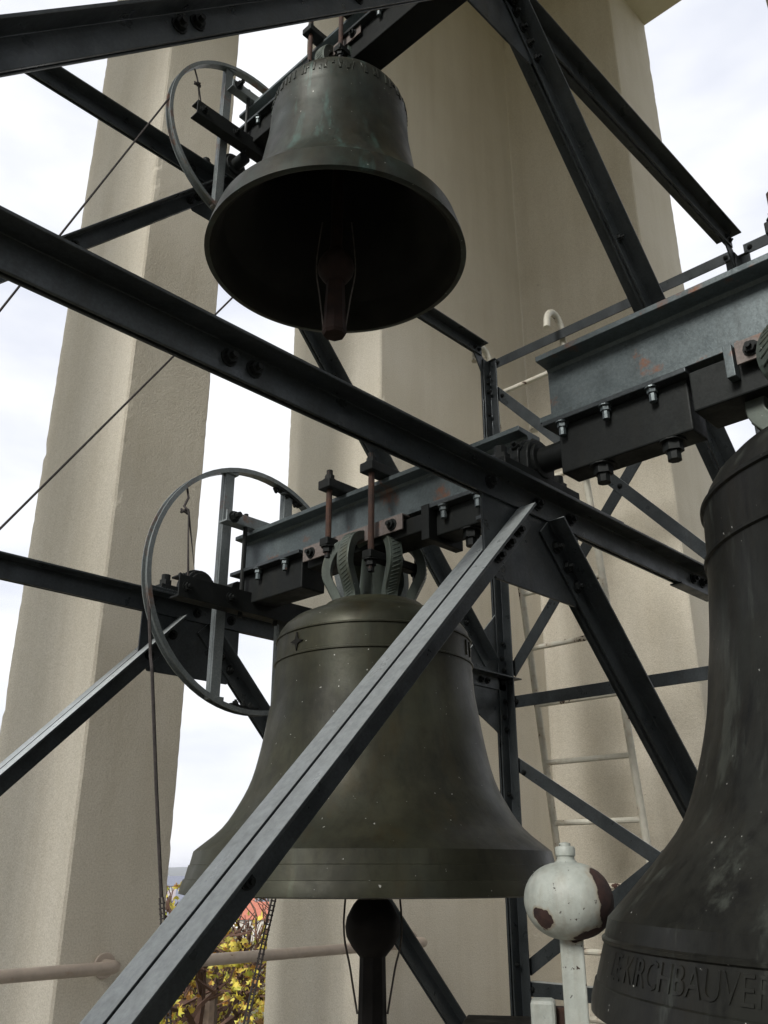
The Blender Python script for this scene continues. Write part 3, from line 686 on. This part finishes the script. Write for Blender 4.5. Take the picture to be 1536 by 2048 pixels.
# ------------------------------------------------------------------ ropes and chain
def rope(name, pts, r, label, cat='rope', n=6, knots=()):
    p = [Vector(q) for q in pts]; t = thing(name, p[-1], label, cat)
    b = MB(); b.tube(p, r, n); b.build('strand', ROPE, t)
    for kpos, kr in knots:
        b = MB(); kp = Vector(kpos)
        for i in range(3):
            a = i*2.1; b.tube([kp + Vector((kr*math.cos(a+q*.9), kr*.6*math.sin(a+q*.9), kr*.5*math.sin(q*1.3+i))) for q in range(7)], r*1.0, 5)
        b.build('knot', ROPE, t)
    return t
rope('bell_rope', [(1.385, 2.56, 3.00), (1.363, 2.56, 2.952), (.865, 2.56, 1.656), (.30, 2.56, .19), (-.2, 2.56, FLOOR)], .0042, 'taut thin rope running down left from the rim of the upper wheel')
rope('bell_rope', [(1.93, 2.56, 2.56), (1.76, 2.56, 2.184), (.988, 2.56, .949), (.2, 2.56, -.31), (-.3, 2.56, FLOOR)], .0042, 'second taut rope slanting down left from behind the upper bell across the pier')
rope('bell_rope', [(1.412, 2.40, .86), (1.42, 2.35, .60), (1.398, 2.30, .554), (1.450, 2.30, .22), (1.498, 2.30, -.068)], .0052, 'dark rope hanging from the middle wheel down in front of the left pier')
rope('wheel_lashing', [(1.52, 2.39, 1.20), (1.515, 2.37, 1.16), (1.495, 2.36, 1.12), (1.50, 2.34, 1.10), (1.545, 2.33, .86), (1.50, 2.34, 1.10), (1.515, 2.33, .86)], .0042, 'knotted rope lashing tied from the middle wheel rim to its arm', knots=[((1.497, 2.355, 1.10), .014)])
rope('wheel_lashing', [(1.475, 2.56, 3.22), (1.485, 2.55, 3.17), (1.49, 2.54, 3.12), (1.515, 2.53, 2.99), (1.487, 2.54, 3.12), (1.50, 2.53, 2.99)], .0038, 'knotted rope lashing tied from the upper wheel rim to its arm', knots=[((1.487, 2.545, 3.13), .014)])
def chain(name, a, c, label, wd=.016, pitch=.0135):
    a, c = Vector(a), Vector(c); t = thing(name, c, label, 'chain'); d = (c - a); n = int(d.length / pitch); dn = d.normalized()
    s = Vector((.72, -.69, 0)); s = (s - dn*s.dot(dn)).normalized(); f_ = dn.cross(s)
    def ring(k):
        b = MB(); h = pitch*.62; w2 = wd/2; i2 = .0030
        for sg in (-1, 1): b.prism([(sg*w2, -h), (sg*i2, -h), (sg*i2, h), (sg*w2, h)], -f_*.004, s, dn, f_*.008)
        b.prism([(-w2*1.15, -h*.30 + h), (w2*1.15, -h*.30 + h), (w2*1.15, h*1.05), (-w2*1.15, h*1.05)], -f_*.005, s, dn, f_*.010)
        return b.mesh('link')
    me = ring(0); me.materials.append(ROPE)
    for k in range(n):
        o = link('link', me, t); o.location = a + dn*(pitch*(k + .5)) - ORG[t.name]; o.rotation_euler = (rnd.uniform(-.04,.04), rnd.uniform(-.04,.04), rnd.uniform(-.1,.1))
chain('roller_chain', (1.925, 2.30, .02), (1.74, 2.30, -.70), 'black roller chain hanging below the middle bell in front of the handrail')
chain('roller_chain', (1.499, 2.30, -.070), (1.60, 2.30, -.62), 'black roller chain joined to the rope in front of the left pier', .014, .013)

# ------------------------------------------------------------------ ladder
lad = thing('ladder', (4.2, 2.5, FLOOR), 'rust spotted cream tube ladder with hooked top leaning behind the frame', 'ladder')
def lx(z): return 4.145 - .135*(z - .1)
LR = .0185
for y in (2.24, 2.75):
    zt = 2.82; p = [(lx(z), y, z) for z in (FLOOR, 0, 1, 2, 2.5, zt)]
    x0 = lx(zt)
    for a in range(15, 181, 15): p.append((x0 - .075 + .075*math.cos(R(a)) - .0, y, zt + .10*math.sin(R(a))))
    p.append((p[-1][0] - .004, y, p[-1][2] - .03))
    MB().tube(p, LR, 14).build('rail', LADDER, lad)
z = .23 - .3*4
while z < 2.8:
    me = MB().tube([(lx(z), 2.24 + .012, z), (lx(z), 2.75 - .012, z)], .0145, 10).build('rung', LADDER, lad); z += .30

# ------------------------------------------------------------------ hand rails in the openings
def handrail(xa, xb, label):
    y = 3.20; z = -.325; t = thing('handrail', ((xa+xb)/2, y, z), label, 'handrail'); r = .022
    p = [(xa, 3.296, z), (xa, y + .03, z)] + [(xa + .03 - .03*math.cos(R(a)), y + .03 - .03*math.sin(R(a)), z) for a in (30, 60, 90)]
    q = [(xb - .03 + .03*math.sin(R(a)), y + .03 - .03*math.cos(R(a)), z) for a in (0, 30, 60, 90)] + [(xb, 3.296, z)]
    MB().tube(p + q, r, 14).build('tube', RAILP, t)
    for x in (xa, xb):
        b = MB(); b.prism([(.045*math.cos(R(a)), .045*math.sin(R(a))) for a in range(0, 360, 20)], (x, 3.288, z), (1,0,0), (0,0,1), (0, .010, 0)); b.build('wall_flange', RAILP, t, .003)
handrail(.40, 1.925, 'painted tube handrail ending on the left pier at the lower left')
handrail(2.145, 3.615, 'painted tube handrail between the left pier and the far corner pier, behind the clapper')

# ------------------------------------------------------------------ the ground and town below
GZ = -19.0
GRASS = m_plain('autumn_lawn', (.05, .055, .02), (.10, .085, .04), .35, .95)
b = MB(); n = 40; S_ = 5200.0
vs = []; fs = []
for i in range(n + 1):
    for j in range(n + 1): vs.append((-S_ + 2*S_*i/n, -S_ + 2*S_*j/n, GZ))
for i in range(n):
    for j in range(n): a = i*(n+1) + j; fs.append((a, a+n+1, a+n+2, a+1))
b.add(vs, fs); tag(b.build('ground', GRASS), kind='structure')
HILL = m_plain('wooded_hill', (.035, .045, .03), (.06, .07, .045), .01, 1)
b = MB(); vs = []; fs = []; m_ = 120
rh = random.Random(5); ph = [rh.uniform(0, 6.28) for _ in range(6)]
for i in range(m_ + 1):
    a = R(5 + 100*i/m_); hgt = -2 + 9*(1 + math.sin(a*9 + ph[0]))/2 + 8*math.sin(a*23 + ph[1]) + 3*math.sin(a*61 + ph[2])
    for rr, hh in ((2500, GZ - 1), (3000, GZ + .55*(hgt - GZ)), (3600, hgt), (4600, GZ - 2)): vs.append((rr*math.cos(a), rr*math.sin(a), hh))
for i in range(m_):
    for k in range(3): a = i*4 + k; fs.append((a, a+4, a+5, a+1))
b.add(vs, fs, True); tag(b.build('hills', HILL), kind='structure')

PANE = m_plain('dark_window_glass', (.03, .035, .045), (.06, .07, .08), 2, .15)
WFRM = m_plain('white_window_frame', (.75, .75, .73), (.82, .82, .8), 3, .5)
def wallmat(nm, c): return m_plain(nm, tuple(x*.9 for x in c), c, .6, .9)
RED = m_plain('red_clay_tiles', (.26, .085, .055), (.34, .12, .075), 1.5, .85); SLATE = m_plain('blue_slate', (.10, .11, .14), (.15, .16, .20), 1.5, .6)
def house(pos, ang, W, D, H, RH, wm, rm, label, storeys, cols, ww=1.15, wh=1.5, name='house', flat_roof=False, dormers=0):
    t = thing(name, (pos[0], pos[1], GZ), label, 'house', 'houses beyond the tower')
    ca, sa = math.cos(ang), math.sin(ang); ex = Vector((ca, sa, 0)); ey = Vector((-sa, ca, 0)); o = Vector((pos[0], pos[1], GZ)); ez = Vector((0,0,1))
    def bx(b, x0, x1, y0, y1, z0, z1): b.prism([(x0, y0), (x1, y0), (x1, y1), (x0, y1)], o + ez*z0, ex, ey, ez*(z1 - z0))
    b = MB(); bx(b, -W/2, W/2, -D/2, D/2, 0, H)
    if not flat_roof: b.prism([(-D/2, H), (D/2, H), (0, H + RH)], o - ex*(W/2 - .02), ey, ez, ex*(W - .04))
    b.build('wall', wm, t)
    b = MB()
    if flat_roof: bx(b, -W/2 - .2, W/2 + .2, -D/2 - .2, D/2 + .2, H, H + .5)
    else:
        k = .5*RH/(D/2)
        for s in (-1, 1): b.prism([(s*(D/2 + .5), H - k), (0, H + RH), (0, H + RH + .25), (s*(D/2 + .5), H - k + .25)], o - ex*(W/2 + .3), ey, ez, ex*(W + .6))
    r = b.build('roof', rm, t)
    if not flat_roof:
        b = MB(); bx(b, W*.22, W*.22 + .8, -.4, .4, H + RH*.6, H + RH + 1.1); b.build('chimney', wm, r)
    wf = MB(); 
    fr = MB(); wd, hh_ = ww, wh
    fr.box(-wd/2, wd/2, -.04, .0, -hh_/2, hh_/2); fm = fr.mesh('window'); fm.materials.append(WFRM)
    pn = MB()
    for s in (-1, 1): pn.box(s*wd*.25 - wd*.17, s*wd*.25 + wd*.17, -.06, -.041, -hh_/2 + .12, hh_/2 - .12)
    pm = pn.mesh('pane'); pm.materials.append(PANE)
    for fi, (fn, fd, side) in enumerate((( -ey, ex, D/2), (-ex, -ey, W/2))):
        ncol = cols if fi == 0 else max(2, int(cols*D/W)); span = W if fi == 0 else D
        for si in range(storeys):
            for ci in range(ncol):
                p = o + fn*(side + .005) + fd*((ci + .5)/ncol - .5)*span*.92 + ez*(H*(si + .58)/storeys)
                q = link('window', fm, t); q.location = p - ORG[t.name]; q.rotation_euler = (0, 0, math.atan2(fd.y, fd.x))
                q2 = link('pane', pm, q)
    return t
def far(x, y, d):                                   # map position along a compass direction from the tower
    return (x*d, y*d)
W1 = wallmat('grey_plaster_wall', (.42, .40, .36)); W2 = wallmat('lilac_grey_wall', (.36, .32, .34)); W3 = wallmat('white_wall', (.72, .72, .70)); W4 = wallmat('ochre_wall', (.5, .4, .25))
house(far(.6285, .7779, 292), R(-42), 13, 9, 6.2, 4.0, W1, RED, 'small grey house with a bright red tiled roof beyond the tree', 2, 4)
house(far(.5535, .8328, 430), R(-38), 30, 12, 13.2, 3.5, W2, SLATE, 'long lilac grey apartment block with slate roof left of the red roof', 4, 9, 1.4, 1.9)
house(far(.5745, .8185, 400), R(-36), 16, 11, 8.0, 4.5, W1, SLATE, 'plain grey house with steep blue slate roof', 2, 5, 1.3, 1.7)
house(far(.560, .8285, 330), R(-30), 18, 11, 5.0, 4.6, W4, SLATE, 'low ochre house with wide slate roof below the apartment block', 1, 5)
house(far(.5625, .8268, 620), R(-40), 14, 14, 15.5, 0, W3, SLATE, 'tall white flat roofed block standing against the hills', 6, 4, 1.4, 1.6, 'tower_block', True)
house(far(.606, .7955, 360), R(-50), 15, 10, 6.5, 4.2, W3, RED, 'white house with dull red roof half hidden by the tree crown', 2, 4)
house(far(.640, .768, 380), R(-40), 15, 10, 7.0, 4.2, W4, SLATE, 'ochre house with slate roof behind the corner pier', 2, 4)

# ------------------------------------------------------------------ trees
BARK = m_plain('brown_bark', (.06, .045, .035), (.12, .09, .065), 6, .95)
TWIG = m_plain('red_brown_twigs', (.06, .035, .028), (.11, .065, .045), 3, .95)
def leafmat(nm, stops, tr=.35):
    m, t, b_ = mat(nm); oi = N(t, 'ShaderNodeObjectInfo'); v = coords(t, world=True)
    f = N(t, 'ShaderNodeTexWhiteNoise', noise_dimensions='3D'); sn = N(t, 'ShaderNodeVectorMath', operation='SNAP'); sn.inputs[1].default_value = (.12, .12, .12)
    t.links.new(v, sn.inputs[0]); t.links.new(sn.outputs[0], f.inputs[0])
    c = ramp(t, f.outputs['Value'], stops); setc(t, b_, 'Base Color', c); b_.inputs['Roughness'].default_value = .55
    tl = N(t, 'ShaderNodeBsdfTranslucent'); t.links.new(c, tl.inputs[0]); ms = N(t, 'ShaderNodeMixShader'); ms.inputs[0].default_value = tr
    t.links.new(b_.outputs[0], ms.inputs[1]); t.links.new(tl.outputs[0], ms.inputs[2]); t.links.new(ms.outputs[0], t.nodes['Material Output'].inputs[0]); return m
LEAF = leafmat('yellow_maple_leaves', [(0, (.40, .30, .03)), (.35, (.52, .44, .06)), (.6, (.34, .37, .06)), (.85, (.36, .17, .03)), (1, (.20, .11, .04))])
EVER = leafmat('dark_fir_needles', [(0, (.015, .025, .015)), (1, (.04, .055, .03))], .1)
lf = [(0,.0),(.10,-.02),(.30,-.10),(.26,.08),(.48,.20),(.28,.30),(.22,.62-.12),(.10,.42),(0,.78),(-.10,.42),(-.22,.50),(-.28,.30),(-.48,.20),(-.26,.08),(-.30,-.10),(-.10,-.02)]
def leafverts(s, curl): return [(x*s, y*s, -curl*s*(x*x*1.6 + (y - .3)**2)) for x, y in lf]
def grow(rr, p, d, ln, r, depth, segs, tips, spread=.55):
    q = p + d*ln; mid = p + d*ln*.5 + Vector((rr.gauss(0, .05), rr.gauss(0, .05), rr.gauss(0, .04)))*ln
    segs.append(([p, mid, q], [r, r*.85, r*.7])); tips.append((q, depth))
    if depth == 0: return
    for k in range(3 if depth > 1 else 4):
        nd = (d + Vector((rr.gauss(0, spread), rr.gauss(0, spread), rr.gauss(.12, spread*.8)))).normalized()
        grow(rr, p + d*ln*rr.uniform(.45, 1.0), nd, ln*rr.uniform(.58, .82), r*.62, depth - 1, segs, tips, spread)
def tree(name, pos, h, seed, label, leaves, leafsz, near_n=0, depth=5, group='trees around the tower', rad=4.0, trunk_h=None, cone=None):
    rr = random.Random(seed); t = thing(name, (pos[0], pos[1], GZ), label, 'tree', group)
    base = Vector((pos[0], pos[1], GZ)); th = trunk_h or h*.42
    tb = MB(); top = base + Vector((rr.uniform(-.4, .4), rr.uniform(-.4, .4), th))
    r0 = .018*h
    tb.tube([base, base + (top - base)*.5 + Vector((.1, -.08, 0)), top, top + Vector((.1, .1, h*.3))], [r0*1.25, r0, r0*.8, r0*.35], 10)
    tr = tb.build('trunk', BARK, t)
    segs = []; tips = []
    for k in range(8):
        a = 2*math.pi*k/8 + rr.uniform(-.3, .3); el = rr.uniform(.25, 1.2)
        d = Vector((math.cos(a)*math.cos(el), math.sin(a)*math.cos(el), math.sin(el)))
        grow(rr, top + Vector((0, 0, rr.uniform(-.12*h, .22*h))), d, rad*.42, r0*.38, depth, segs, tips)
    bb = MB()
    for pts, rs in segs: bb.tube(pts, [max(x, .006) for x in rs], 4 if rs[0] > .02 else 3, cap=False)
    bb.build('branches', TWIG, t)
    if leaves:
        cand = [q for q, dd in tips if dd <= 1]; items = []
        for k in range(leaves):
            if k % 9 == 0 or not near_n: cq = rr.choice(cand)
            q = cq + Vector((rr.gauss(0, .15), rr.gauss(0, .15), rr.gauss(-.05, .15)))
            items.append((q, leafsz*rr.uniform(.6, 1.25), rr.random(), rr.random()))
        def key(it):
            q = it[0]; az = math.atan2(q.y, q.x); return abs(az - R(53.3)) + abs(q.z/math.hypot(q.x, q.y) + .085)*.8
        items.sort(key=key)
        shared = []
        for k in range(4):
            me = bpy.data.meshes.new('leaf'); me.from_pydata(leafverts(1, .5 + .35*k), [], [tuple(range(16))]); me.materials.append(LEAF); shared.append(me)
        def rotm(a, c): return Matrix.Rotation(a*6.28, 3, 'Z') @ Matrix.Rotation(.5 + c*1.9, 3, 'X')
        for k, (q, s, a, c) in enumerate(items[:near_n]):
            o = link('leaf', shared[k % 4], t); o.location = q - ORG[t.name]; o.rotation_euler = rotm(a, c).to_euler(); o.scale = (s, s, s)
        fb = MB()
        for q, s, a, c in items[near_n:]:
            M_ = rotm(a, c); fb.add([q + M_ @ Vector(v) for v in leafverts(s, .8)], [tuple(range(16))])
        fo = fb.build('foliage', LEAF, t); fo['kind'] = 'stuff'
    return t
tree('maple_tree', (10.6, 14.4), 18.0, 11, 'maple tree with sparse yellow autumn leaves just outside the belfry', 3300, .165, 290, 5, rad=4.4, trunk_h=12.75)
tree('bare_tree', (16.5, 24.0), 16.0, 21, 'mostly bare brown tree standing behind the yellow maple', 0, .2, 0, 5, rad=6.0, trunk_h=7)
tree('bare_tree', (22.5, 29.5), 15.5, 22, 'leafless red brown tree farther behind the maple and right of it', 700, .24, 0, 5, rad=6.0, trunk_h=7)
tree('yellow_tree', (24.5, 36.8), 17.3, 23, 'tall tree with orange yellow leaves seen beside the left pier edge', 2600, .30, 0, 5, rad=4.6, trunk_h=11)
tree('bare_tree', (33, 46), 13.0, 24, 'low brown tree in the gardens before the houses', 900, .28, 0, 5, rad=6.0, trunk_h=5)
def fir(pos, h, label, seed):
    rr = random.Random(seed); t = thing('fir_tree', (pos[0], pos[1], GZ), label, 'tree', 'trees around the tower')
    MB().tube([(pos[0], pos[1], GZ), (pos[0], pos[1], GZ + h)], [.3, .03], 7).build('trunk', BARK, t)
    b = MB()
    for k in range(900):
        f = rr.random()**.7; z = GZ + h*(.12 + .88*f); r = (1 - f)*h*.2*rr.uniform(.3, 1.05) + .1; a = rr.uniform(0, 6.28)
        c = Vector((pos[0] + r*math.cos(a), pos[1] + r*math.sin(a), z)); d = Vector((math.cos(a), math.sin(a), -.35)); s = Vector((-math.sin(a), math.cos(a), 0))
        ln = h*.035*rr.uniform(.7, 1.3); b.add([c - d*ln + s*ln*.4, c - d*ln - s*ln*.4, c + d*ln + Vector((0,0,-.05))], [(0, 1, 2)])
    b.build('crown', EVER, t)
fir(far(.6268, .7792, 330), 13.5, 'dark fir rising behind the red roof', 3)
fir(far(.6330, .7741, 345), 12.0, 'smaller dark fir to the right of the red roof', 4)

# ------------------------------------------------------------------ air
hz, ht, hb = mat('autumn_haze'); ht.nodes.remove(hb)
pv = N(ht, 'ShaderNodeVolumePrincipled'); pv.inputs['Color'].default_value = (.86, .88, .97, 1); pv.inputs['Density'].default_value = .00022; pv.inputs['Anisotropy'].default_value = .2
ht.links.new(pv.outputs[0], ht.nodes['Material Output'].inputs['Volume'])
tag(MB().box(-5300, 5300, -5300, 5300, -23, 34).build('haze', hz), kind='stuff')
